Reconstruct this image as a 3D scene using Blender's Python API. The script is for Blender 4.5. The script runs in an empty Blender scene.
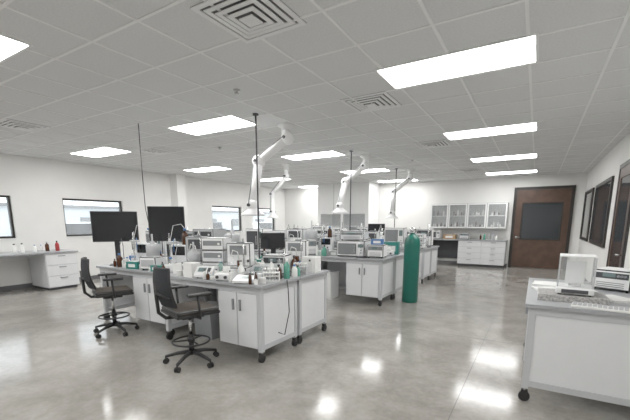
import bpy, bmesh, math, random
from mathutils import Vector, Matrix
random.seed(11)
pi=math.pi
CEIL=2.95; WL=-9.95; WR=1.17; WF=13.9; WN=-4.0; TZ=0.85
# ------------------------------------------------------------ materials
MATS={}
def mat(name,col,rough=.5,metal=0.,noise=0.,emit=0.,trans=0.,alpha=1.,scale=8.,bump=0.):
    if name in MATS: return MATS[name]
    m=bpy.data.materials.new(name); m.use_nodes=True; nt=m.node_tree; b=nt.nodes['Principled BSDF']
    b.inputs['Base Color'].default_value=(*col,1); b.inputs['Roughness'].default_value=rough
    b.inputs['Metallic'].default_value=metal
    b.inputs['Transmission Weight'].default_value=trans; b.inputs['Alpha'].default_value=alpha
    if emit: 
        b.inputs['Emission Color'].default_value=(*col,1); b.inputs['Emission Strength'].default_value=emit
    if noise or bump:
        tc=nt.nodes.new('ShaderNodeTexCoord'); n=nt.nodes.new('ShaderNodeTexNoise'); n.inputs['Scale'].default_value=scale; n.inputs['Detail'].default_value=5
        nt.links.new(tc.outputs['Object'],n.inputs['Vector'])
        if noise:
            r=nt.nodes.new('ShaderNodeValToRGB'); r.color_ramp.elements[0].position=.3; r.color_ramp.elements[1].position=.7
            r.color_ramp.elements[0].color=(*[c*(1-noise) for c in col],1); r.color_ramp.elements[1].color=(*[min(1,c*(1+noise)) for c in col],1)
            nt.links.new(n.outputs['Fac'],r.inputs['Fac']); nt.links.new(r.outputs['Color'],b.inputs['Base Color'])
        if bump:
            bp=nt.nodes.new('ShaderNodeBump'); bp.inputs['Strength'].default_value=bump; bp.inputs['Distance'].default_value=.01
            nt.links.new(n.outputs['Fac'],bp.inputs['Height']); nt.links.new(bp.outputs['Normal'],b.inputs['Normal'])
    MATS[name]=m; return m
WALL=mat('wall_paint',(.79,.785,.765),.6,noise=.02,scale=3,bump=.03)
CT=mat('ceiling_tile',(.70,.705,.71),.9,noise=.05,scale=60,bump=.1)
GRID=mat('ceiling_grid_metal',(.84,.84,.84),.5)
WHITE=mat('white_powdercoat',(.84,.845,.845),.4,noise=.01)
CAB=mat('cabinet_grey_white',(.74,.75,.765),.4,noise=.015)
FRAME=mat('frame_light_grey',(.52,.535,.55),.4,noise=.01)
TOP=mat('worktop_grey',(.34,.35,.365),.35,noise=.06,scale=40)
BLACK=mat('black_plastic',(.012,.012,.013),.45,noise=.05)
DARK=mat('dark_grey_plastic',(.05,.052,.058),.5,noise=.05)
MID=mat('mid_grey_plastic',(.22,.23,.24),.5,noise=.03)
LGR=mat('light_grey_plastic',(.45,.46,.47),.5,noise=.03)
SCREEN=mat('screen_glass',(.008,.009,.012),.12)
LCD=mat('lcd_display',(.16,.22,.22),.2)
STEEL=mat('stainless_steel',(.6,.6,.6),.25,1.,noise=.04)
RUB=mat('rubber_black',(.015,.015,.015),.7,noise=.1)
GLASS=mat('clear_glass',(.92,.96,.96),.03,alpha=.14)
AMBER=mat('amber_glass',(.06,.018,.006),.08)
TEAL=mat('teal_plastic',(.02,.2,.17),.4,noise=.04)
TEALD=mat('teal_cylinder_paint',(.008,.135,.10),.3,noise=.05)
BLUE=mat('blue_plastic',(.06,.17,.4),.4,noise=.03)
RED=mat('red_plastic',(.4,.03,.03),.4,noise=.03)
LIQG=mat('green_liquid',(.12,.4,.3),.1,alpha=.8)
PAPER=mat('paper_white',(.82,.82,.8),.7,noise=.01)
CARD=mat('cardboard',(.38,.25,.14),.8,noise=.08)
TAN=mat('dark_brown_seat_fabric',(.07,.055,.043),.9,noise=.1,scale=80)
MESHB=mat('black_mesh_fabric',(.016,.018,.022),.85,noise=.3,scale=120,bump=.3)
GRAN=mat('granite_slab',(.4,.39,.38),.3,noise=.5,scale=60)
WOOD=mat('door_wood',(.085,.046,.03),.4,noise=.25,scale=5)
BRONZE=mat('dark_bronze_frame',(.02,.016,.014),.4,noise=.05)
BASE=mat('baseboard_rubber',(.13,.13,.135),.5,noise=.04)
DGLASS=mat('dark_window_glass',(.035,.04,.045),.06)
PANEL=mat('light_diffuser',(1,.995,.98),.5,emit=15.5)
ASPH=mat('outdoor_asphalt',(.42,.42,.41),.9,noise=.1,scale=2)
# floor
FL=bpy.data.materials.new('polished_concrete'); FL.use_nodes=True; nt=FL.node_tree; b=nt.nodes['Principled BSDF']
tc=nt.nodes.new('ShaderNodeTexCoord')
n1=nt.nodes.new('ShaderNodeTexNoise'); n1.inputs['Scale'].default_value=1.6; n1.inputs['Detail'].default_value=10; n1.inputs['Roughness'].default_value=.72; n1.inputs['Distortion'].default_value=.25
n2=nt.nodes.new('ShaderNodeTexNoise'); n2.inputs['Scale'].default_value=22; n2.inputs['Detail'].default_value=5
n3=nt.nodes.new('ShaderNodeTexNoise'); n3.inputs['Scale'].default_value=.35; n3.inputs['Detail'].default_value=2
for n in (n1,n2,n3): nt.links.new(tc.outputs['Object'],n.inputs['Vector'])
r=nt.nodes.new('ShaderNodeValToRGB'); r.color_ramp.elements[0].position=.35; r.color_ramp.elements[1].position=.65
r.color_ramp.elements[0].color=(.275,.255,.228,1); r.color_ramp.elements[1].color=(.44,.42,.385,1)
nt.links.new(n1.outputs['Fac'],r.inputs['Fac'])
mx=nt.nodes.new('ShaderNodeMixRGB'); mx.blend_type='MULTIPLY'; mx.inputs['Fac'].default_value=.28
nt.links.new(r.outputs['Color'],mx.inputs['Color1']); nt.links.new(n2.outputs['Fac'],mx.inputs['Color2'])
mx2=nt.nodes.new('ShaderNodeMixRGB'); mx2.blend_type='OVERLAY'; mx2.inputs['Fac'].default_value=.3
nt.links.new(mx.outputs['Color'],mx2.inputs['Color1']); nt.links.new(n3.outputs['Fac'],mx2.inputs['Color2']); nt.links.new(mx2.outputs['Color'],b.inputs['Base Color'])
mr=nt.nodes.new('ShaderNodeMapRange'); mr.inputs['To Min'].default_value=.09; mr.inputs['To Max'].default_value=.17
nt.links.new(n1.outputs['Fac'],mr.inputs['Value']); nt.links.new(mr.outputs['Result'],b.inputs['Roughness'])
b.inputs['IOR'].default_value=1.6
bp=nt.nodes.new('ShaderNodeBump'); bp.inputs['Strength'].default_value=.025; bp.inputs['Distance'].default_value=.02
nt.links.new(n1.outputs['Fac'],bp.inputs['Height']); nt.links.new(bp.outputs['Normal'],b.inputs['Normal'])
JOINT=mat('floor_joint',(.1,.09,.08),.6)
# ------------------------------------------------------------ builder
class B:
    def __init__(s,name,loc=(0,0,0),rz=0):
        s.name=name; s.bm=bmesh.new(); s.mats=[]; s.loc=loc; s.rz=rz
    def mi(s,m):
        if m not in s.mats: s.mats.append(m)
        return s.mats.index(m)
    def box(s,x0,x1,y0,y1,z0,z1,m,bev=0.,R=None):
        c=Vector(((x0+x1)/2,(y0+y1)/2,(z0+z1)/2))
        M=Matrix.Translation(c)
        if R is not None: M=M@R
        M=M@Matrix.Diagonal((abs(x1-x0),abs(y1-y0),abs(z1-z0),1))
        g=bmesh.ops.create_cube(s.bm,size=1,matrix=M); fs=set(f for v in g['verts'] for f in v.link_faces); i=s.mi(m)
        for f in fs: f.material_index=i
        if bev: bmesh.ops.bevel(s.bm,geom=list(set(e for v in g['verts'] for e in v.link_edges)),offset=bev,segments=2,affect='EDGES',profile=.5)
        return s
    def ring(s,c,u,v,r,seg): return [s.bm.verts.new(c+u*(math.cos(2*pi*k/seg)*r)+v*(math.sin(2*pi*k/seg)*r)) for k in range(seg)]
    def tube(s,pts,r,m,seg=8,closed=False,rs=None,caps=True):
        pts=[Vector(p) for p in pts]; n=len(pts); i=s.mi(m); rings=[]; u=None
        for k,p in enumerate(pts):
            if closed: t=(pts[(k+1)%n]-pts[k-1])
            else: t=pts[min(k+1,n-1)]-pts[max(k-1,0)]
            t.normalize()
            if u is None:
                a=Vector((0,0,1)) if abs(t.z)<.9 else Vector((1,0,0)); u=t.cross(a).normalized()
            else:
                u=(u-t*u.dot(t)).normalized()
            v=t.cross(u); rings.append(s.ring(p,u,v,(rs[k] if rs else r),seg))
        for k in range(n if closed else n-1):
            a=rings[k]; b_=rings[(k+1)%n]
            for j in range(seg):
                f=s.bm.faces.new((a[j],a[(j+1)%seg],b_[(j+1)%seg],b_[j])); f.material_index=i; f.smooth=True
        if caps and not closed:
            f=s.bm.faces.new(rings[0][::-1]); f.material_index=i
            f=s.bm.faces.new(rings[-1]); f.material_index=i
        return s
    def cyl(s,p,q,r,m,r2=None,seg=16): return s.tube([p,q],r,m,seg,rs=[r,r if r2 is None else r2])
    def lathe(s,prof,x,y,m,seg=20,z=0):
        i=s.mi(m); rings=[]
        for (rr,pz) in prof: rings.append(s.ring(Vector((x,y,z+pz)),Vector((1,0,0)),Vector((0,1,0)),max(rr,.0005),seg))
        for a,b_ in zip(rings,rings[1:]):
            for j in range(seg):
                f=s.bm.faces.new((a[j],a[(j+1)%seg],b_[(j+1)%seg],b_[j])); f.material_index=i; f.smooth=True
        f=s.bm.faces.new(rings[0][::-1]); f.material_index=i
        f=s.bm.faces.new(rings[-1]); f.material_index=i
        return s
    def sph(s,c,r,m,seg=12):
        g=bmesh.ops.create_uvsphere(s.bm,u_segments=seg,v_segments=max(6,seg//2),radius=r,matrix=Matrix.Translation(c)); i=s.mi(m)
        for f in set(f for v in g['verts'] for f in v.link_faces): f.material_index=i; f.smooth=True
        return s
    def torus(s,c,R,r,m,seg=24):
        return s.tube([(c[0]+R*math.cos(2*pi*k/seg),c[1]+R*math.sin(2*pi*k/seg),c[2]) for k in range(seg)],r,m,6,closed=True)
    def prism(s,prof,x0,x1,m):  # profile in (y,z), extruded along x
        i=s.mi(m); a=[s.bm.verts.new((x0,y,z)) for y,z in prof]; b_=[s.bm.verts.new((x1,y,z)) for y,z in prof]; n=len(prof)
        for f in (a,b_[::-1]):
            f=s.bm.faces.new(f); f.material_index=i
        for k in range(n):
            f=s.bm.faces.new((a[k],b_[k],b_[(k+1)%n],a[(k+1)%n])); f.material_index=i
        return s
    def sheet(s,grid,m):
        i=s.mi(m); V=[[s.bm.verts.new(p) for p in row] for row in grid]
        for a in range(len(V)-1):
            for c in range(len(V[0])-1):
                f=s.bm.faces.new((V[a][c],V[a][c+1],V[a+1][c+1],V[a+1][c])); f.material_index=i; f.smooth=True
        return s
    def quad(s,pts,m):
        f=s.bm.faces.new([s.bm.verts.new(p) for p in pts]); f.material_index=s.mi(m); return s
    def done(s):
        bmesh.ops.recalc_face_normals(s.bm,faces=s.bm.faces[:])
        me=bpy.data.meshes.new(s.name); s.bm.to_mesh(me); s.bm.free()
        for m in s.mats: me.materials.append(m)
        o=bpy.data.objects.new(s.name,me); bpy.context.collection.objects.link(o); o.location=s.loc; o.rotation_euler=(0,0,s.rz)
        return o
# ------------------------------------------------------------ room
o=B('floor').box(WL-.2,WR+.2,WN-.2,WF+.2,-.1,0,FL)
for x in (-.45,-6.4): o.box(x-.003,x+.003,WN,WF,0,.0006,JOINT)
for y in (-.5,5.0,9.6): o.box(WL,WR,y-.003,y+.003,0,.0006,JOINT)
o.done()
B('ceiling').box(WL-.2,WR+.2,WN-.2,WF+.2,CEIL,CEIL+.1,CT).done()
g=B('ceiling_grid')
gx=[-.19+.61*i for i in range(-16,3) if WL<-.19+.61*i<WR]
gy=[3.62+.585*i for i in range(-13,18) if WN<3.62+.585*i<WF]
for x in gx: g.box(x-.012,x+.012,WN,WF,CEIL-.007,CEIL+.01,GRID)
for y in gy: g.box(WL,WR,y-.012,y+.012,CEIL-.006,CEIL+.01,GRID)
g.done()
wins=[(-2.0,-.5),(2.05,3.6),(4.62,6.15),(9.45,11.0),(11.65,13.15)]
WZ0,WZ1=1.14,2.07
w=B('wall_left'); y=WN-.2
for a,b_ in wins:
    w.box(WL-.2,WL,y,a,0,CEIL,WALL); w.box(WL-.2,WL,a,b_,0,WZ0,WALL); w.box(WL-.2,WL,a,b_,WZ1,CEIL,WALL); y=b_
w.box(WL-.2,WL,y,WF+.2,0,CEIL,WALL); w.done()
for i,(a,b_) in enumerate(wins):
    w=B('window_%d'%(i+1)); t=.045; X0,X1=WL-.14,WL-.06
    w.box(X0,X1,a,b_,WZ0,WZ0+t,BRONZE); w.box(X0,X1,a,b_,WZ1-t,WZ1,BRONZE)
    w.box(X0,X1,a,a+t,WZ0+t,WZ1-t,BRONZE); w.box(X0,X1,b_-t,b_,WZ0+t,WZ1-t,BRONZE)
    w.box(WL-.105,WL-.1,a+t,b_-t,WZ0+t,WZ1-t,GLASS)
    w.box(WL-.06,WL+.02,a,b_,WZ0-.02,WZ0,WHITE)
    w.done()
B('wall_far').box(WL-.2,WR+.2,WF,WF+.2,0,CEIL,WALL).done()
B('wall_right').box(WR,WR+.2,WN-.2,WF,0,CEIL,WALL).done()
B('wall_near').box(WL,WR,WN-.2,WN,0,CEIL,WALL).done()
B('baseboard_left').box(WL,WL+.012,WN,WF,0,.1,BASE).done()
B('baseboard_far').box(WL+.012,-.75,WF-.012,WF,0,.1,BASE).done()
B('baseboard_right').box(WR-.012,WR,WN,7.0,0,.1,BASE).box(WR-.012,WR,8.25,WF,0,.1,BASE).done()
B('structural_column').box(WL,WL+.32,7.75,8.1,0,CEIL,WALL,.01).box(WL,WL+.335,7.735,8.115,0,.1,BASE).done()
d=B('door_1'); x0,x1,zt=-.72,.92,2.60
d.box(x0,x0+.09,WF-.06,WF,0,zt,BRONZE); d.box(x1-.09,x1,WF-.06,WF,0,zt,BRONZE); d.box(x0+.09,x1-.09,WF-.06,WF,zt-.09,zt,BRONZE)
a,b_=x0+.09,x1-.09; y0,y1=WF-.045,WF-.005; wz0,wz1=.95,2.08; wx0,wx1=a+.2,b_-.2
d.box(a,wx0,y0,y1,.01,zt-.09,WOOD); d.box(wx1,b_,y0,y1,.01,zt-.09,WOOD); d.box(wx0,wx1,y0,y1,.01,wz0,WOOD); d.box(wx0,wx1,y0,y1,wz1,zt-.09,WOOD)
d.box(wx0,wx1,y0+.02,y1,wz0,wz1,DGLASS)
for q in ((wx0-.03,wx0,wz0-.03,wz1+.03),(wx1,wx1+.03,wz0-.03,wz1+.03),(wx0,wx1,wz0-.03,wz0),(wx0,wx1,wz1,wz1+.03)): d.box(q[0],q[1],y0-.012,y0,q[2],q[3],BRONZE)
d.cyl((a+.08,y0,1.0),(a+.08,y0-.07,1.0),.012,STEEL); d.cyl((a+.08,y0-.06,1.0),(a+.22,y0-.06,1.0),.012,STEEL); d.cyl((a+.08,y0,1.0),(a+.08,y0-.01,1.0),.035,STEEL)
d.done()
def iwin(name,ya,yb,za,zb,door=False):
    w=B(name); t=.07; X=WR
    w.box(X-.04,X,ya,yb,zb-t,zb,BRONZE); w.box(X-.04,X,ya,ya+t,za,zb-t,BRONZE); w.box(X-.04,X,yb-t,yb,za,zb-t,BRONZE)
    w.box(X-.04,X,ya+t,yb-t,za,za+t,BRONZE)
    if door:
        w.box(X-.03,X-.001,ya+t,yb-t,za+t,.35,WOOD); w.box(X-.03,X-.001,ya+t,ya+t+.13,.35,zb-t,WOOD); w.box(X-.03,X-.001,yb-t-.13,yb-t,.35,zb-t,WOOD)
        w.box(X-.03,X-.001,ya+t+.13,yb-t-.13,zb-t-.16,zb-t,WOOD); w.box(X-.02,X-.001,ya+t+.13,yb-t-.13,.35,zb-t-.16,DGLASS)
        w.cyl((X-.03,ya+t+.07,1),(X-.09,ya+t+.07,1),.012,STEEL); w.cyl((X-.085,ya+t+.07,1),(X-.085,ya+t+.2,1),.012,STEEL)
    else: w.box(X-.015,X-.001,ya+t,yb-t,za+t,zb-t,DGLASS)
    w.done()
iwin('window_6',11.7,13.5,1.0,2.35); iwin('window_7',8.95,11.2,1.0,2.35); iwin('door_2',7.0,8.25,0,2.45,True)
B('wall_poster').box(WR-.012,WR,5.9,6.6,1.3,2.0,BLACK).box(WR-.014,WR-.012,5.93,6.57,1.33,1.97,PAPER).done()
B('light_switch').box(WR-.008,WR,6.78,6.86,1.15,1.27,PAPER,.002).box(WR-.012,WR-.008,6.805,6.835,1.18,1.24,WHITE).done()
# outside
B('outdoor_ground').box(WL-60,WL-.25,-50,70,-.3,-.2,ASPH).done()
SID=mat('pale_siding',(.62,.66,.7),.8,noise=.06,scale=3)
o=B('outdoor_building',(WL-34,0,-.2)).box(-6,0,2,60,0,3.2,SID)
for k in range(9): o.box(0,.05,4+k*6,6.6+k*6,1.0,2.2,MID)
o.box(-6.2,.3,1.8,60.2,3.2,3.5,MID); o.done()
def truck(x,y,m):
    o=B('parked_pickup_truck',(x,y,-.2),pi/2)
    o.prism([(-.9,.45),(.9,.45),(.9,1.0),(-.9,1.0)],-2.6,2.6,m)
    o.prism([(-.88,1.0),(.88,1.0),(.75,1.7),(-.75,1.7)],-.9,1.1,m); o.prism([(-.9,1.08),(.9,1.08),(.78,1.62),(-.78,1.62)],-.8,1.0,DARK)
    for a in (-1.7,1.7):
        for c in (-.9,.7): o.cyl((a,c,.38),(a,c+.2,.38),.38,RUB,seg=18)
    o.done()
truck(WL-9,8.6,WHITE); truck(WL-9,17,MID); truck(WL-10,24,WHITE)
# ------------------------------------------------------------ ceiling fixtures
for cx,dy in ((-.80,-.03),(-4.40,.36),(-8.05,.68)):
    for k in range(6):
        cy=(-1.94,.985,3.9,6.86,9.76,12.685)[k]+dy
        if cy+.3>WF: continue
        o=B('ceiling_light_panel',(cx,cy,CEIL)); a,c=.68,.30; t=.022
        o.box(-a,a,-c,-c+t,-.012,.0,GRID); o.box(-a,a,c-t,c,-.012,0,GRID); o.box(-a,-a+t,-c+t,c-t,-.012,0,GRID); o.box(a-t,a,-c+t,c-t,-.012,0,GRID)
        o.box(-a+t,a-t,-c+t,c-t,-.009,-.001,PANEL); o.done()
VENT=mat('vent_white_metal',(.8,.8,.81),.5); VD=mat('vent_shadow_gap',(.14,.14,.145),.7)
def diffuser(cx,cy,w=.29):
    o=B('ceiling_air_diffuser',(cx,cy,CEIL))
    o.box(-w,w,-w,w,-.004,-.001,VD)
    def frame(r,t,z0,z1,m):
        o.box(-r,r,-r,-r+t,z0,z1,m); o.box(-r,r,r-t,r,z0,z1,m); o.box(-r,-r+t,-r+t,r-t,z0,z1,m); o.box(r-t,r,-r+t,r-t,z0,z1,m)
    frame(w,.04,-.012,-.004,VENT)
    for k,r in enumerate((w-.06,w-.115,w-.17)): frame(r,.036,-.016-.008*k,-.01-.008*k,VENT)
    o.box(-.06,.06,-.06,.06,-.042,-.034,VENT)
    o.cyl((0,0,-.034),(0,0,-.003),.01,VENT)
    o.done()
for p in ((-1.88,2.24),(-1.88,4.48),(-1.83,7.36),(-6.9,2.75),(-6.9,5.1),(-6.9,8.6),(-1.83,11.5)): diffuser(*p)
for p in ((-3.0,3.3),(-5.5,5.5),(-2.7,9.0)):
    B('fire_sprinkler',(p[0],p[1],CEIL)).lathe([(.04,0),(.04,-.006),(.012,-.01),(.012,-.03),(.028,-.034),(.028,-.037)],0,0,STEEL).done()
# ------------------------------------------------------------ furniture
def caster(o,x,y):
    o.cyl((x,y,.125),(x,y,.1),.022,STEEL); o.box(x-.02,x+.02,y-.025,y+.025,.06,.105,BLACK)
    o.cyl((x-.018,y,.043),(x+.018,y,.043),.043,RUB)
def cabfront(o,x0,x1,z0,z1,yf,kind):
    if kind=='door':
        n=1 if x1-x0<.55 else 2; w=(x1-x0)/n
        for i in range(n):
            a=x0+i*w
            o.box(a+.005,a+w-.005,yf-.018,yf,z0+.005,z1-.005,CAB,.003)
            hx=a+w-.05 if i==0 and n==2 else a+.05
            o.box(hx-.008,hx+.008,yf-.04,yf-.018,z1-.2,z1-.08,MID)
    else:
        n=kind; h=(z1-z0)/n
        for i in range(n):
            a=z0+i*h
            o.box(x0+.005,x1-.005,yf-.018,yf,a+.004,a+h-.004,CAB,.003)
            o.box((x0+x1)/2-.07,(x0+x1)/2+.07,yf-.038,yf-.018,a+h-.055,a+h-.04,MID)
def bench(loc,rz,w,d,cabs,tz=TZ,endL=True,endR=True,name='lab_bench'):
    o=B(name,(loc[0],loc[1],0),rz); t=.05
    o.box(-.012,w+.012,-.012,d-.002,tz-.032,tz,TOP,.004)
    z1=tz-.033
    for x in (.02,w-.02-t):
        for y in (.02,d-.02-t):
            o.box(x,x+t,y,y+t,.12,z1,FRAME); caster(o,x+t/2,y+t/2)
    for y in (.02,d-.02-t):
        o.box(.07,w-.07,y,y+t,z1-.06,z1,FRAME)
    for x in (.02,w-.02-t):
        o.box(x,x+t,.07,d-.07,z1-.06,z1,FRAME); o.box(x,x+t,.07,d-.07,.14,.19,FRAME)
    o.box(.07,w-.07,d-.02-t,d-.02,.14,.19,FRAME)
    if endL: o.box(.03,.045,.07,d-.07,.19,z1-.06,CAB)
    if endR: o.box(w-.045,w-.03,.07,d-.07,.19,z1-.06,CAB)
    for a,b_,k in cabs:
        o.box(a,b_,.03,d-.1,.15,z1-.062,CAB); cabfront(o,a,b_,.15,z1-.062,.03,k)
    return o.done()
def island(xl,xr,y,c1,c2,dl=0.):
    W=(xr-xl-.03)/2
    bench((xl,y+dl),0,W,.72,c1); bench((xl+W+.03,y),0,W,.72,c2)
    bench((xl+W,y+1.45+dl),pi,W,.72,[(.1,.8,3)]); bench((xr,y+1.45),pi,W,.72,[(.9,W-.1,'door')])
island(-5.62,-2.37,2.86,[(.85,1.5,'door')],[(.98,1.55,'door')],.12)
island(-5.62,-2.25,6.05,[(.1,.8,'door')],[(.95,1.6,'door')])
island(-5.62,-2.25,8.9,[(.1,.8,'door')],[(.95,1.6,4)])
bench((-.01,4.95),-pi/2,1.6,1.05,[(.2,1.0,'door')],name='lab_bench')
o=B('wall_desk',(-9.05,.3,0),pi/2); W=4.1; D=.86
o.box(-.01,W+.01,-.01,D,TZ-.035,TZ,TOP,.004)
for a,b_ in ((.02,.6),(1.55,2.15),(W-.66,W-.02)):
    o.box(a,b_,.03,D-.05,.06,TZ-.036,CAB); o.box(a+.03,b_-.03,.08,D-.08,0,.06,DARK)
    cabfront(o,a,b_,.07,TZ-.05,.03,3 if a>2 else 'door')
o.box(.02,W-.02,D-.03,D-.01,TZ-.15,TZ-.036,CAB); o.done()
o=B('base_cabinet',(-3.4,WF-.65,0)); W=2.62
o.box(0,W,-.02,.62,.87,.905,TOP,.004)
o.box(1.15,W-.02,.02,.6,.09,.87,CAB); o.box(1.18,W-.04,.07,.58,0,.09,DARK)
cabfront(o,1.15,1.88,.09,.87,.02,4); cabfront(o,1.88,W-.02,.09,.87,.02,4)
o.box(.0,.04,.03,.6,0,.87,CAB); o.box(.04,1.15,.56,.6,.2,.87,DARK); o.done()
CABG=mat('cabinet_frame_satin_grey',(.38,.39,.4),.4,.3,noise=.02); CABI=mat('cabinet_interior_grey',(.42,.43,.44),.6,noise=.02)
o=B('glass_wall_cabinet',(-3.3,WF-.36,1.28)); W=2.45; H=.84
o.box(0,W,.33,.355,0,H,CABI); o.box(0,W,0,.33,0,.02,CABG); o.box(0,W,0,.33,H-.02,H,CABG)
n=4
for i in range(n+1):
    x=i*W/n; o.box(max(0,x-.01),min(W,x+.01),0,.33,.02,H-.02,CABG)
o.box(.01,W-.01,.05,.33,H/2-.01,H/2+.01,WHITE)
for i in range(n):
    a=i*W/n+.01; b_=(i+1)*W/n-.01
    for q in ((a,b_,.01,.05),(a,b_,H-.05,H-.01),(a,a+.04,.05,H-.05),(b_-.04,b_,.05,H-.05)): o.box(q[0],q[1],-.02,0,q[2],q[3],WHITE)
    o.box(a+.04,b_-.04,-.012,-.008,.05,H-.05,GLASS)
    for j in range(7):
        for zz in (.02,H/2+.01):
            if random.random()<.7:
                xx=a+.08+j*.065; hh=random.uniform(.08,.2); o.lathe([(.025,0),(.025,hh*.7),(.012,hh*.85),(.012,hh)],xx,.17,random.choice([AMBER,MID,LGR,PAPER,PAPER]),8,zz)
o.done()
o=B('fume_hood',(-7.6,WF-1.05,0)); W=2.2
o.box(0,W,.05,1.04,.08,.85,WHITE); cabfront(o,.02,W/2,.1,.83,.05,'door'); cabfront(o,W/2,W-.02,.1,.83,.05,'door')
o.box(.03,W-.03,.1,.9,0,.08,DARK)
o.box(0,W,0,1.04,.85,.9,TOP); o.box(0,.14,0,1.04,.9,1.8,WHITE); o.box(W-.14,W,0,1.04,.9,1.8,WHITE); o.box(W/2-.05,W/2+.05,0,.1,.9,1.8,WHITE)
o.box(.14,W-.14,.98,1.04,.9,1.8,FRAME); o.box(.14,W-.14,.03,.04,1.35,1.8,GLASS); o.box(.14,W-.14,.02,.05,1.32,1.35,STEEL)
o.box(0,W,0,1.04,1.8,CEIL,WHITE)
for x in (W/3,2*W/3): o.box(x-.006,x+.006,-.004,0,1.8,CEIL,MID)
for x in (.07,W-.07):
    for z in (1.05,1.15,1.25): o.cyl((x,0,z),(x,-.03,z),.015,BLUE)
o.done()
o=B('gas_cylinder',(-1.95,6.75,0)); R=.145
o.lathe([(R*.93,0),(R,.02),(R,1.08),(R*.97,1.14),(R*.85,1.2),(R*.6,1.25),(R*.36,1.28),(.04,1.29)],0,0,TEALD,28)
o.lathe([(.045,1.28),(.045,1.3),(.06,1.305),(.06,1.34),(.06,1.37),(.05,1.4),(.02,1.405)],0,0,STEEL,16)
o.torus((0,0,1.31),.061,.005,STEEL,18); o.done()
def stool(x,y,rz,sc=1.):
    o=B('drafting_chair',(x,y,0),rz)
    for k in range(5):
        a=2*pi*k/5+.3; c,s_=math.cos(a),math.sin(a)
        o.tube([(c*.03,s_*.03,.13),(c*.15,s_*.15,.12),(c*.29,s_*.29,.085)],.02,BLACK,8,rs=[.026,.022,.016])
        o.cyl((c*.29,s_*.29,.09),(c*.29,s_*.29,.05),.01,BLACK)
        for q in (-.016,.016):
            o.cyl((c*.29-s_*(q-.008),s_*.29+c*(q-.008),.03),(c*.29-s_*(q+.008),s_*.29+c*(q+.008),.03),.03,RUB)
    o.cyl((0,0,.1),(0,0,.34),.028,BLACK); o.cyl((0,0,.34),(0,0,.55),.018,STEEL)
    o.torus((0,0,.26),.2,.011,BLACK,28)
    for k in range(3):
        a=2*pi*k/3; o.cyl((0,0,.27),(math.cos(a)*.2,math.sin(a)*.2,.26),.009,BLACK)
    o.cyl((0,0,.255),(0,0,.3),.04,BLACK)
    o.box(-.12,.12,-.13,.12,.54,.585,BLACK,.01)
    o.box(-.245,.245,-.23,.25,.585,.62,BLACK,.01); o.box(-.24,.24,-.225,.245,.612,.66,TAN,.022)
    N=12
    def P(u,v,off=0.):
        wd=.225-.035*abs(v-.45)*2
        xx=(u*2-1)*wd; yy=-.27-.06*math.sin(v*pi)*.6+.06*(u*2-1)**2-.05*v+off
        return Vector((xx,yy,.71+.40*v))
    o.sheet([[P(i/N,j/N) for i in range(N+1)] for j in range(N+1)],MESHB)
    o.sheet([[P(i/N,j/N,-.012) for i in range(N+1)] for j in range(N+1)],MESHB)
    loop=[P(i/N,0) for i in range(N)]+[P(1,j/N) for j in range(N)]+[P(1-i/N,1) for i in range(N)]+[P(0,1-j/N) for j in range(N)]
    o.tube(loop,.014,BLACK,6,closed=True)
    o.tube([(0,-.1,.56),(0,-.26,.57),(0,-.33,.64),(0,-.34,.8),(0,-.345,.95)],.02,BLACK,8)
    o.tube([P(.05,.25,-.01),(0,-.35,.85),P(.95,.25,-.01)],.014,BLACK,6)
    for s_ in (-1,1):
        o.tube([(s_*.12,0,.565),(s_*.28,0,.575),(s_*.295,-.01,.65),(s_*.295,-.02,.82)],.014,BLACK,8)
        o.box(s_*.295-.038,s_*.295+.038,-.13,.12,.82,.85,BLACK,.012)
    ob=o.done(); ob.scale=(sc,sc,sc)
stool(-3.06,2.52,-.3,.95); stool(-4.83,2.72,-.4,.93)
# ------------------------------------------------------------ extraction arms & poles
ARM=mat('arm_white_enamel',(.9,.9,.9),.3,noise=.01)
def snorkel(mx,my,e1,e2,tip,s=1.):
    o=B('fume_extraction_arm'); r=.05*s
    o.lathe([(.12,CEIL),(.12,CEIL-.03),(.07,CEIL-.05),(.07,CEIL-.14)],mx,my,ARM,20)
    p0=Vector((mx,my,CEIL-.1)); e1=Vector(e1); e2=Vector(e2); tip=Vector(tip)
    o.tube([p0,e1],r,ARM,14)
    o.sph(e1,r*1.5,ARM,14); o.tube([e1,e2],r,ARM,14); o.sph(e2,r*1.5,ARM,14)
    o.tube([e2,tip],r,ARM,14)
    o.sph(tip,r*1.35,ARM,14)
    for a,b_ in ((e1,e2),(e2,tip)):
        off=Vector((0,-.095,.02)); o.tube([a+off,b_+off],.008,MID,6)
        for p in (a,b_): o.cyl(p+Vector((0,-.11,.0)),p+Vector((0,.1,0)),.024,DARK)
    o.lathe([(r,0),(r*1.1,-.05),(.13*s,-.13),(.14*s,-.16)],tip.x,tip.y,ARM,24,tip.z)
    return o.done()
snorkel(-3.4,4.8,(-3.33,4.74,2.74),(-3.78,4.6,2.42),(-3.74,4.38,1.75),1.35)
snorkel(-3.4,7.85,(-3.4,7.8,2.72),(-3.85,7.75,2.4),(-3.8,7.4,1.85),1.3)
snorkel(-3.2,10.6,(-3.2,10.55,2.7),(-3.6,10.35,2.35),(-3.5,10.0,1.75),1.3)
snorkel(-5.6,7.9,(-5.6,7.9,2.65),(-5.9,7.7,2.2),(-5.6,7.3,1.75),1.)
def pole(x,y,z0):
    B('ceiling_service_pole',(x,y,0)).cyl((0,0,z0),(0,0,CEIL),.012,DARK,seg=10).lathe([(.04,CEIL-.02),(.04,CEIL)],0,0,DARK).cyl((0,0,z0),(0,0,z0+.02),.04,DARK).done()
pole(-3.42,4.12,TZ); pole(-3.42,7.15,TZ); pole(-3.45,10.1,TZ)
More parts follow.
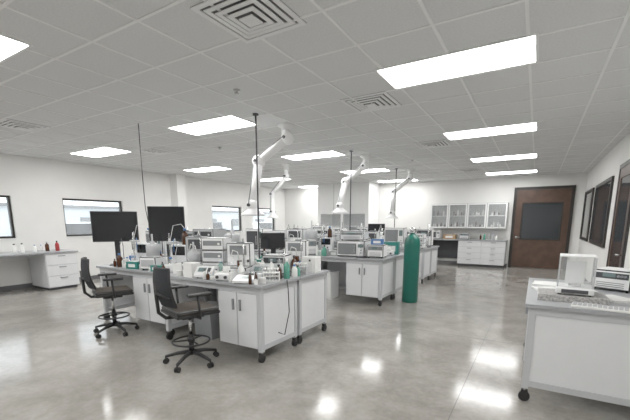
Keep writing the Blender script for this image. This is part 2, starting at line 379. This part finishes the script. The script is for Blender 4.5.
B('hanging_power_cable').tube([(-5.25,3.6,CEIL),(-5.25,3.6,2.2),(-5.24,3.6,1.7),(-5.15,3.62,1.2),(-5.1,3.6,TZ+.02)],.007,DARK,6).done()
# ------------------------------------------------------------ instruments
OCC=[(-3.42,4.12,.05),(-3.42,7.15,.05),(-3.45,10.1,.05),(-5.1,3.6,.03)]
ISL=[(-5.6,-2.39,2.99,4.3),(-5.6,-2.27,6.06,7.49),(-5.6,-2.27,8.91,10.34)]
def place(x,y,r,z):
    if z!=TZ: return x,y
    R=None
    for q in ISL:
        if q[0]-.2<x<q[1]+.2 and q[2]-.3<y<q[3]+.3: R=q
    if R is None: return x,y
    if R is ISL[0] and x>-3.7: R=(-3.95,-2.39,2.87,4.3)
    for k in range(1200):
        rad=.011*math.sqrt(k)*2; a=k*2.4
        X=min(max(x+rad*math.cos(a),R[0]+r),R[1]-r); Y=min(max(y+rad*.8*math.sin(a),R[2]+r*.9),R[3]-r*.9)
        if all((X-u)**2+(Y-v)**2>(r+s_)**2 for u,v,s_ in OCC):
            OCC.append((X,Y,r)); return X,Y
    return None
def monitor(x,y,rz,w,h,zc,z=TZ):
    q=place(x,y,.17,z)
    if not q: return
    x,y=q
    o=B('computer_monitor',(x,y,z),rz); c=zc-z
    o.box(-w/2,w/2,-.02,.02,c-h/2,c+h/2,BLACK,.006); o.box(-w/2+.012,w/2-.012,-.0215,-.02,c-h/2+.02,c+h/2-.012,SCREEN)
    o.box(-.12,.12,.02,.05,c-.1,c+.1,BLACK,.01)
    o.box(-.035,.035,.05,.075,.01,c,BLACK); o.box(-.12,.12,-.06,.14,0,.014,BLACK,.005); return o.done()
def keyboard(x,y,rz,z=TZ,m=BLACK,k=DARK):
    q=place(x,y,.12,z)
    if not q: return
    x,y=q
    o=B('keyboard',(x,y,z),rz); o.box(-.21,.21,-.07,.07,0,.018,m,.005)
    for j in range(4):
        for i in range(13): o.box(-.2+i*.031,-.2+i*.031+.025,-.06+j*.031,-.06+j*.031+.025,.018,.024,k)
    o.done()
def instrument(x,y,rz,w,d,h,body=WHITE,acc=DARK,style=0,z=TZ,name='lab_analyzer'):
    q=place(x,y,(w+d)/4*1.08,z)
    if not q: return
    x,y=q
    o=B(name,(x,y,z),rz)
    for a in (-1,1):
        for c in (-1,1): o.cyl((a*(w/2-.03),c*(d/2-.03),0),(a*(w/2-.03),c*(d/2-.03),.015),.012,RUB,seg=8)
    if style==0:
        o.box(-w/2,w/2,-d/2,d/2,.015,h,body,.012); o.box(-w/2+.02,w/2-.02,-d/2-.004,-d/2+.01,h*.6,h-.025,acc)
        o.box(-w*.2,w*.12,-d/2-.007,-d/2,h*.68,h*.86,LCD)
        for k in range(3): o.cyl((w*.2+k*w*.08,-d/2-.02,h*.75),(w*.2+k*w*.08,-d/2,h*.75),.011,MID,seg=10)
        for k in range(4): o.box(-w*.35,w*.35,-d/2-.003,-d/2,h*.12+k*h*.09,h*.12+k*h*.09+.006,MID)
    elif style==1:
        o.prism([(-d/2,.015),(d/2,.015),(d/2,h),(-d*.05,h),(-d/2,h*.35)],-w/2,w/2,body)
        a=Vector((0,-d/2,h*.35)); b_=Vector((0,-d*.05,h)); n=Vector((0,-(b_.z-a.z),b_.y-a.y)).normalized()*.004
        for (u0,u1,v0,v1,m) in ((-w*.35,w*.1,.35,.85,LCD),(w*.18,w*.36,.35,.85,acc)):
            o.quad([a.lerp(b_,v)+Vector((u,0,0))+n for u,v in ((u0,v0),(u1,v0),(u1,v1),(u0,v1))],m)
    elif style==2:
        o.box(-w/2,w/2,-d/2,d/2,.015,h,body,.01)
        o.box(-w/2+.03,w*.2,-d/2-.012,-d/2,.05,h-.05,acc,.006); o.box(w*.26,w/2-.03,-d/2-.004,-d/2,h*.6,h-.06,LCD)
        for k in range(3): o.cyl((w*.37,-d/2-.015,.08+k*.05),(w*.37,-d/2,.08+k*.05),.014,MID,seg=10)
        o.box(w*.2-.03,w*.2-.015,-d/2-.035,-d/2-.012,h*.3,h*.7,STEEL)
    elif style==3:
        n=3; hh=(h-.015)/n
        for k in range(n):
            o.box(-w/2,w/2,-d/2,d/2,.015+k*hh,.015+(k+1)*hh-.006,body if k!=1 else CAB,.006)
            o.box(-w*.42,w*.42,-d/2-.004,-d/2,.03+k*hh+hh*.25,.015+k*hh+hh*.75,acc if k%2==0 else MID)
            o.cyl((w*.3,-d/2-.015,.015+(k+.5)*hh),(w*.3,-d/2-.003,.015+(k+.5)*hh),.014,PAPER,seg=10)
    elif style==4: # tower with wet bay and tubing
        o.box(-w/2,w/2,-d/2,d/2,.015,h*.3,body,.01); o.box(-w/2,w/2,0,d/2,h*.3,h,body,.01)
        o.box(-w*.35,w*.35,-.006,0,h*.65,h*.92,acc); o.cyl((-w*.2,-d*.25,h*.3),(-w*.2,-d*.25,h*.62),.035,GLASS); o.cyl((w*.15,-d*.25,h*.3),(w*.15,-d*.25,h*.5),.03,AMBER)
        o.tube([(-w*.2,-d*.25,h*.62),(-w*.1,-d*.3,h*.8),(w*.1,-d*.3,h*.75),(w*.15,-d*.25,h*.5)],.006,PAPER,6)
        o.cyl((w*.35,-d*.3,h*.3),(w*.35,-d*.3,h*1.15),.007,STEEL,seg=8); o.box(w*.1,w*.38,-d*.36,-d*.24,h*1.0,h*1.05,MID)
    elif style==5: # bath with round vessel on top
        o.box(-w/2,w/2,-d/2,d/2,.015,h*.5,body,.01); o.box(-w*.4,w*.4,-d/2-.004,-d/2,h*.15,h*.4,acc)
        o.lathe([(w*.36,h*.5),(w*.36,h*.9),(w*.3,h*.95),(.03,h*.96),(.03,h*1.05),(.012,h*1.1),(.012,h*1.35)],0,.02,LGR,20)
    o.done()
def bottle(o,x,y,z,r,h,m,cap=None):
    o.lathe([(r*.92,0),(r,.006),(r,h*.62),(r*.8,h*.72),(r*.36,h*.82),(r*.34,h*.88)],x,y,m,14,z)
    o.lathe([(r*.42,h*.87),(r*.42,h)],x,y,cap or BLACK,12,z)
def bottles(name,x,y,n,m=None,z=TZ,dx=.09,sc=1.,rz=0):
    for k in range(n):
        q=place(x+k*dx*math.cos(rz),y+k*dx*math.sin(rz),.042*sc,z)
        if not q: continue
        o=B(name,(q[0],q[1],z)); mm=m or random.choice([AMBER,PAPER,GLASS,GLASS,LIQG,PAPER,LGR])
        bottle(o,0,0,0,random.uniform(.03,.04)*sc,random.uniform(.13,.23)*sc,mm,random.choice([BLACK,BLUE,LGR,PAPER]) if not m else BLACK); o.done()
def ring_stand(x,y,h=.6,z=TZ,m=LIQG):
    q=place(x,y,.11,z)
    if not q: return
    x,y=q; m=random.choice([LIQG,GLASS,GLASS])
    o=B('ring_stand_with_flask',(x,y,z)); o.box(-.08,.08,-.08,.1,0,.015,DARK,.003); o.cyl((0,.07,.015),(0,.07,h),.007,STEEL,seg=8)
    o.cyl((0,.07,h*.75),(0,0,h*.75),.006,STEEL,seg=8); o.cyl((0,.07,h*.4),(0,0,h*.4),.006,STEEL,seg=8)
    o.torus((0,-.03,h*.4),.03,.004,STEEL,14)
    o.cyl((0,-.03,h*.5),(0,-.03,h*1.0),.012,GLASS,seg=10); o.lathe([(.02,.015),(.05,.03),(.04,.08),(.014,.13),(.014,.17)],0,-.03,m,14)
    o.lathe([(.004,h*.38),(.035,h*.48),(.035,h*.53),(.014,h*.56)],0,-.03,GLASS,14); o.done()
def balance(x,y,rz,z=TZ):
    q=place(x,y,.16,z); x,y=q
    o=B('top_loading_balance',(x,y,z),rz); 
    o.prism([(-.17,.01),(.16,.01),(.16,.075),(-.04,.075),(-.17,.035)],-.11,.11,WHITE)
    a=Vector((0,-.17,.035)); b_=Vector((0,-.04,.075)); n=Vector((0,-.04,.13)).normalized()*.003
    o.quad([a.lerp(b_,v)+Vector((u,0,0))+n for u,v in ((-.07,.4),(.07,.4),(.07,.8),(-.07,.8))],LCD)
    o.cyl((0,.06,.075),(0,.06,.09),.02,STEEL); o.cyl((0,.06,.09),(0,.06,.097),.085,STEEL,seg=24)
    for a in (-.09,.09):
        for c in (-.14,.13): o.cyl((a,c,0),(a,c,.012),.012,RUB,seg=8)
    o.done()
def hotplate(x,y,rz,z=TZ,fl=None):
    q=place(x,y,.12,z)
    if not q: return
    x,y=q
    o=B('magnetic_stirrer_hotplate',(x,y,z),rz); o.box(-.09,.09,-.12,.1,.01,.08,WHITE,.01); o.box(-.085,.085,-.08,.095,.08,.09,PAPER,.002)
    for a in (-.05,.05): o.cyl((a,-.135,.045),(a,-.12,.045),.018,DARK,seg=12)
    for a in (-.07,.07):
        for c in (-.09,.08): o.cyl((a,c,0),(a,c,.012),.01,RUB,seg=8)
    o.lathe([(.04,.09),(.045,.1),(.045,.2)],0,.01,GLASS,18); o.lathe([(.038,.093),(.04,.1),(.04,.15)],0,.01,fl or PAPER,18); o.done()
def titrator(x,y,rz,z=TZ):
    q=place(x,y,.18,z)
    if not q: return
    x,y=q
    o=B('auto_titrator',(x,y,z),rz)
    o.box(-.14,.14,-.18,.18,0,.09,WHITE,.012); o.box(-.13,.13,.0,.17,.09,.34,CAB,.012); o.box(-.09,.09,-.006,0,.2,.32,SCREEN)
    o.cyl((-.08,-.08,.09),(-.08,-.08,.5),.008,STEEL,seg=8); o.box(-.12,.02,-.11,-.06,.36,.39,LGR,.004)
    for k in range(3): o.cyl((-.1+k*.04,-.085,.25),(-.1+k*.04,-.085,.42),.006,[DARK,LGR,BLUE][k],seg=8)
    o.lathe([(.04,.09),(.045,.1),(.045,.2)],-.06,-.1,GLASS,16)
    bottle(o,.06,.09,.34,.045,.22,random.choice([AMBER,GLASS]),BLUE)
    o.tube([(.06,.09,.56),(.03,.05,.62),(-.04,-.03,.6),(-.06,-.085,.42)],.004,PAPER,6); o.done()
def carton(x,y,rz,w,d,h,m=TEAL,z=TZ,name='glove_box'):
    q=place(x,y,(w+d)/4*1.1,z)
    if not q: return
    x,y=q
    o=B(name,(x,y,z),rz); o.box(-w/2,w/2,-d/2,d/2,0,h,m,.003); o.box(-w*.3,w*.3,-d/2-.001,-d/2,h*.25,h*.7,PAPER); o.box(-w*.25,w*.25,-d*.12,d*.12,h,h+.004,PAPER,.0); o.done()
def rack(x,y,rz,z=TZ,n=6,m=TEAL,c=PAPER):
    q=place(x,y,.1,z)
    if not q: return
    x,y=q
    o=B('test_tube_rack',(x,y,z),rz); L=n*.035
    for zz in (0,.05,.09): o.box(-L/2,L/2,-.05,.05,zz,zz+.006,m)
    for s_ in (-1,1): o.box(s_*L/2-.004,s_*L/2+.004,-.05,.05,0,.1,m)
    for i in range(n):
        for j in (-.025,.025): o.cyl((-L/2+.0175+i*.035,j,.008),(-L/2+.0175+i*.035,j,.13),.01,GLASS,seg=8); o.cyl((-L/2+.0175+i*.035,j,.13),(-L/2+.0175+i*.035,j,.145),.012,c,seg=8)
    o.done()
def beaker(x,y,r=.045,h=.12,m=GLASS,z=TZ):
    q=place(x,y,r*1.08,z)
    if not q: return
    x,y=q
    o=B('beaker',(x,y,z)); o.lathe([(r*.95,0),(r,.006),(r,h),(r*1.06,h+.003)],0,0,m,18); o.lathe([(r*.85,.004),(r*.9,.01),(r*.9,h*.5)],0,0,LIQG if random.random()<.25 else PAPER,18); o.done()
def tubing(x,y,h=.5,z=TZ):
    q=place(x,y,.09,z)
    if not q: return
    x,y=q
    o=B('bottle_with_tubing',(x,y,z)); bottle(o,-.03,0,0,.042,.2,random.choice([GLASS,AMBER,PAPER]),BLUE); bottle(o,.05,.02,0,.035,.14,PAPER,LGR)
    s_=random.uniform(-.06,.06)
    o.tube([(-.03,0,.2),(-.03,.01,.3),(-.02+s_,.02,h*.8),(.02+s_,.02,h),(.05+s_,.02,h*.75),(.05,.02,.25),(.05,.02,.14)],.005,random.choice([PAPER,LGR,DARK]),6); o.done()
def papers(x,y,r,z=TZ):
    q=place(x,y,.12,z)
    if not q: return
    B('paper_stack',(q[0],q[1],z),r).box(-.105,.105,-.14,.14,0,.012,PAPER).box(-.1,.1,-.135,.135,.012,.016,PAPER,R=Matrix.Rotation(.1,4,'Z')).done()
T=TZ
# --- island 1 front row
monitor(-5.42,3.2,.95,.62,.45,1.43); monitor(-4.62,3.5,.75,.5,.5,1.47)
balance(-2.68,3.02,.35)
bottles('amber_reagent_bottle',-2.5,3.35,1,AMBER,sc=1.15)
titrator(-4.95,3.3,.3); titrator(-4.15,3.3,.4); instrument(-3.8,3.3,.4,.3,.3,.46,LGR,DARK,4)
instrument(-3.42,3.3,.4,.28,.28,.46,WHITE,MID,3); instrument(-4.5,3.14,.35,.24,.24,.36,WHITE,LGR,5)
instrument(-3.05,3.28,.35,.3,.3,.4,WHITE,MID,4)
instrument(-2.75,3.35,.35,.22,.2,.14,LGR,DARK,1,name='ph_meter')
instrument(-3.3,3.0,.35,.22,.2,.13,WHITE,DARK,1,name='ph_meter')
hotplate(-2.98,3.0,.3); hotplate(-4.3,3.05,.3,fl=LIQG); carton(-4.85,3.08,.2,.2,.11,.1,TEAL)
# --- island 1 back row
instrument(-5.4,4.0,0,.42,.4,.5,CAB,DARK,2); instrument(-4.85,4.0,.2,.38,.36,.5,WHITE,MID,4)
instrument(-4.3,4.02,.2,.36,.36,.55,LGR,DARK,3); instrument(-3.85,4.02,.3,.34,.34,.5,WHITE,LGR,5)
monitor(-3.12,4.05,.5,.34,.22,1.24)
instrument(-2.8,3.72,.3,.3,.28,.24,WHITE,DARK,0,name='ph_meter'); instrument(-2.8,4.08,.3,.3,.28,.4,WHITE,MID,4)
carton(-2.55,4.1,.1,.2,.18,.2,PAPER,name='carton_box'); rack(-2.5,3.8,.3,n=5,m=LGR); carton(-3.1,3.75,.3,.16,.14,.16,TEAL)
def clutter(x0,x1,y0,y1,n,tall=.5):
    for k in range(n):
        x=random.uniform(x0,x1); y=random.uniform(y0,y1); c=random.random(); rz=random.uniform(-.2,.7)
        if c<.2: bottles('reagent_bottle',x,y,2,None)
        elif c<.4: tubing(x,y,random.uniform(.4,.6)*tall/.5)
        elif c<.52: beaker(x,y,random.uniform(.03,.045),random.uniform(.08,.14))
        elif c<.68: ring_stand(x,y,random.uniform(.45,.65)*tall/.5)
        elif c<.74: rack(x,y,rz,n=5,m=random.choice([TEAL,PAPER,LGR,PAPER]))
        elif c<.82: carton(x,y,rz,.16,.12,random.uniform(.08,.18),random.choice([TEAL,PAPER,BLUE,PAPER,LGR]))
        elif c<.88: hotplate(x,y,rz)
        else: instrument(x,y,rz,.2,.2,random.uniform(.18,.36),random.choice([WHITE,LGR]),MID,random.choice([0,3,4,5]))
clutter(-5.2,-3.0,3.0,3.6,44); clutter(-3.2,-2.45,2.95,3.6,12,.35)
for k in range(26):
    x=random.uniform(-5.1,-2.5); yy=2.95 if x>-3.9 else 3.05
    random.choice([lambda:beaker(x,yy,.028,.08),lambda:bottles('vial',x,yy,1,PAPER,sc=.55),lambda:bottles('vial',x,yy,1,AMBER,sc=.6),lambda:beaker(x,yy,.035,.06,PAPER)])()
clutter(-5.3,-2.55,3.6,4.2,40)
# --- island 2
for (x,w,h,st) in ((-5.3,.45,.5,2),(-4.8,.4,.45,3),(-4.35,.4,.5,4)): instrument(x,6.4,.1,w,.4,h,WHITE,DARK,st)
X,Y=-2.98,6.42; OCC.append((X,Y,.27)); 
instrument(X,Y,.12,.55,.42,.3,WHITE,MID,2,z=TZ+.0001,name='gas_chromatograph'); instrument(X,Y+.02,.12,.46,.36,.18,CAB,MID,0,z=TZ+.3001,name='autosampler')
OCC.append((-2.48,6.36,.18)); instrument(-2.48,6.36,.12,.3,.32,.24,WHITE,MID,0,z=TZ+.0001); carton(-2.48,6.36,.2,.22,.14,.1,BLUE,z=TZ+.24)
instrument(-4.0,6.4,.3,.34,.34,.5,LGR,DARK,5); titrator(-3.6,6.35,.3)
for (x,w,h,st) in ((-5.3,.45,.45,0),(-4.7,.45,.5,2),(-4.1,.4,.5,3),(-3.0,.45,.45,4)): instrument(x,7.2,.1,w,.36,h,WHITE,DARK,st)
carton(-2.5,7.2,.2,.3,.25,.25,TEAL,name='carton_box'); clutter(-5.4,-2.4,6.1,6.5,14); clutter(-4.4,-2.4,6.5,7.4,26)
# --- island 3
for (x,w,h,st) in ((-5.3,.45,.55,2),(-4.8,.4,.5,3),(-4.3,.4,.4,0),(-3.1,.5,.5,2),(-2.55,.4,.36,3)): instrument(x,9.2,.1,w,.4,h,WHITE,MID,st)
monitor(-3.65,9.25,.35,.44,.3,1.3)
for (x,w,h,st) in ((-5.2,.45,.45,0),(-4.3,.45,.5,2),(-3.0,.4,.4,4),(-2.6,.4,.45,0)): instrument(x,10.05,.1,w,.36,h,WHITE,DARK,st)
clutter(-4.4,-2.4,8.95,10.2,26)
# --- bins under benches
def bin_(x,y,rz,w,d,h,m=WHITE):
    o=B('storage_bin',(x,y,0),rz); o.prism([(-d/2+.02,0),(d/2-.02,0),(d/2,h),(-d/2,h)],-w/2,w/2,m); o.box(-w/2-.012,w/2+.012,-d/2-.012,d/2+.012,h,h+.03,CAB,.006); o.done()
bin_(-3.49,6.32,0,.3,.36,.5); bin_(-4.4,6.35,0,.36,.4,.5); bin_(-3.6,3.3,0,.3,.3,.4,MID)
# --- far counter
CZ=.905
instrument(-3.1,WF-.35,0,.42,.4,.3,WHITE,DARK,2,z=CZ,name='microwave_oven'); carton(-2.6,WF-.3,0,.4,.3,.16,CARD,z=CZ,name='carton_box')
instrument(-2.1,WF-.35,0,.3,.3,.22,CAB,DARK,0,z=CZ); bottles('reagent_bottle',-1.6,WF-.3,5,None,z=CZ,dx=.12)
# --- left desk
bottles('spray_bottle',-9.45,3.35,2,PAPER,dx=.14,sc=1.2,rz=pi/2); bottles('reagent_bottle',-9.4,3.7,3,None,dx=.12,rz=pi/2); bottles('squeeze_bottle',-9.3,4.1,1,RED,sc=1.3)
carton(-9.5,2.9,pi/2,.3,.2,.12,PAPER,name='carton_box')
# --- right bench
o=B('granite_balance_slab',(.3,3.72,T)); o.box(-.24,.24,-.17,.17,0,.055,GRAN,.005); o.done()
o=B('analytical_balance',(.32,3.74,T+.055),-.05)
o.box(-.13,.13,-.16,.16,.012,.06,WHITE,.01); o.box(-.09,.09,-.164,-.16,.02,.05,DARK); o.box(-.07,.07,.12,.16,.06,.26,WHITE,.008)
for a in (-.12,.12): o.box(a-.002,a+.002,-.11,.12,.06,.31,GLASS)
o.box(-.12,.12,-.112,-.108,.06,.31,GLASS); o.box(-.125,.125,-.115,.155,.31,.32,WHITE,.003)
for a in (-.12,.12):
    for yy in (-.11,.12): o.box(a-.006,a+.006,yy-.006,yy+.006,.06,.31,FRAME)
o.cyl((0,0,.06),(0,0,.08),.045,STEEL)
for a in (-.1,.1):
    for c in (-.13,.13): o.cyl((a,c,0),(a,c,.014),.014,RUB,seg=8)
o.done()
for (x,y,r) in ((.15,4.1,.3),(.13,4.5,-.1),(.42,4.25,.1),(.62,3.9,.5)): papers(x,y,r)
instrument(.72,4.5,-.5,.32,.32,.2,WHITE,DARK,0); monitor(.95,4.1,-.6,.36,.25,1.15)
keyboard(.5,3.42,-.15,m=PAPER,k=LGR)
B('computer_mouse',(.82,3.45,T)).lathe([(.03,0),(.034,.008),(.028,.024),(.012,.032)],0,0,BLACK).done()
B('power_cable',(0,0,T+.006)).tube([(.9,3.8,0),(.98,3.72,0),(.95,3.62,0),(.88,3.6,0),(.82,3.54,0),(.82,3.49,0)],.006,BLACK,6).done()
B('hanging_power_cord').tube([(-2.35,3.3,TZ+.008),(-2.335,3.3,TZ-.1),(-2.31,3.28,.5),(-2.32,3.2,.25),(-2.33,3.1,.3)],.006,BLACK,6).done()
# ------------------------------------------------------------ camera, world
cam=bpy.data.cameras.new('camera'); co=bpy.data.objects.new('camera',cam); bpy.context.collection.objects.link(co)
co.location=(0,0,1.5); co.rotation_euler=(math.radians(80),0,math.radians(31))
cam.sensor_width=36; cam.lens=364/630*36; cam.shift_y=76/630; cam.clip_start=.02
bpy.context.scene.camera=co
w=bpy.data.worlds.new('sky'); bpy.context.scene.world=w; w.use_nodes=True
bg=w.node_tree.nodes['Background']; bg.inputs['Color'].default_value=(.88,.95,1,1); bg.inputs['Strength'].default_value=2.6
sc=bpy.context.scene
sc.view_settings.view_transform='Standard'; sc.view_settings.exposure=.1; sc.view_settings.gamma=1.14
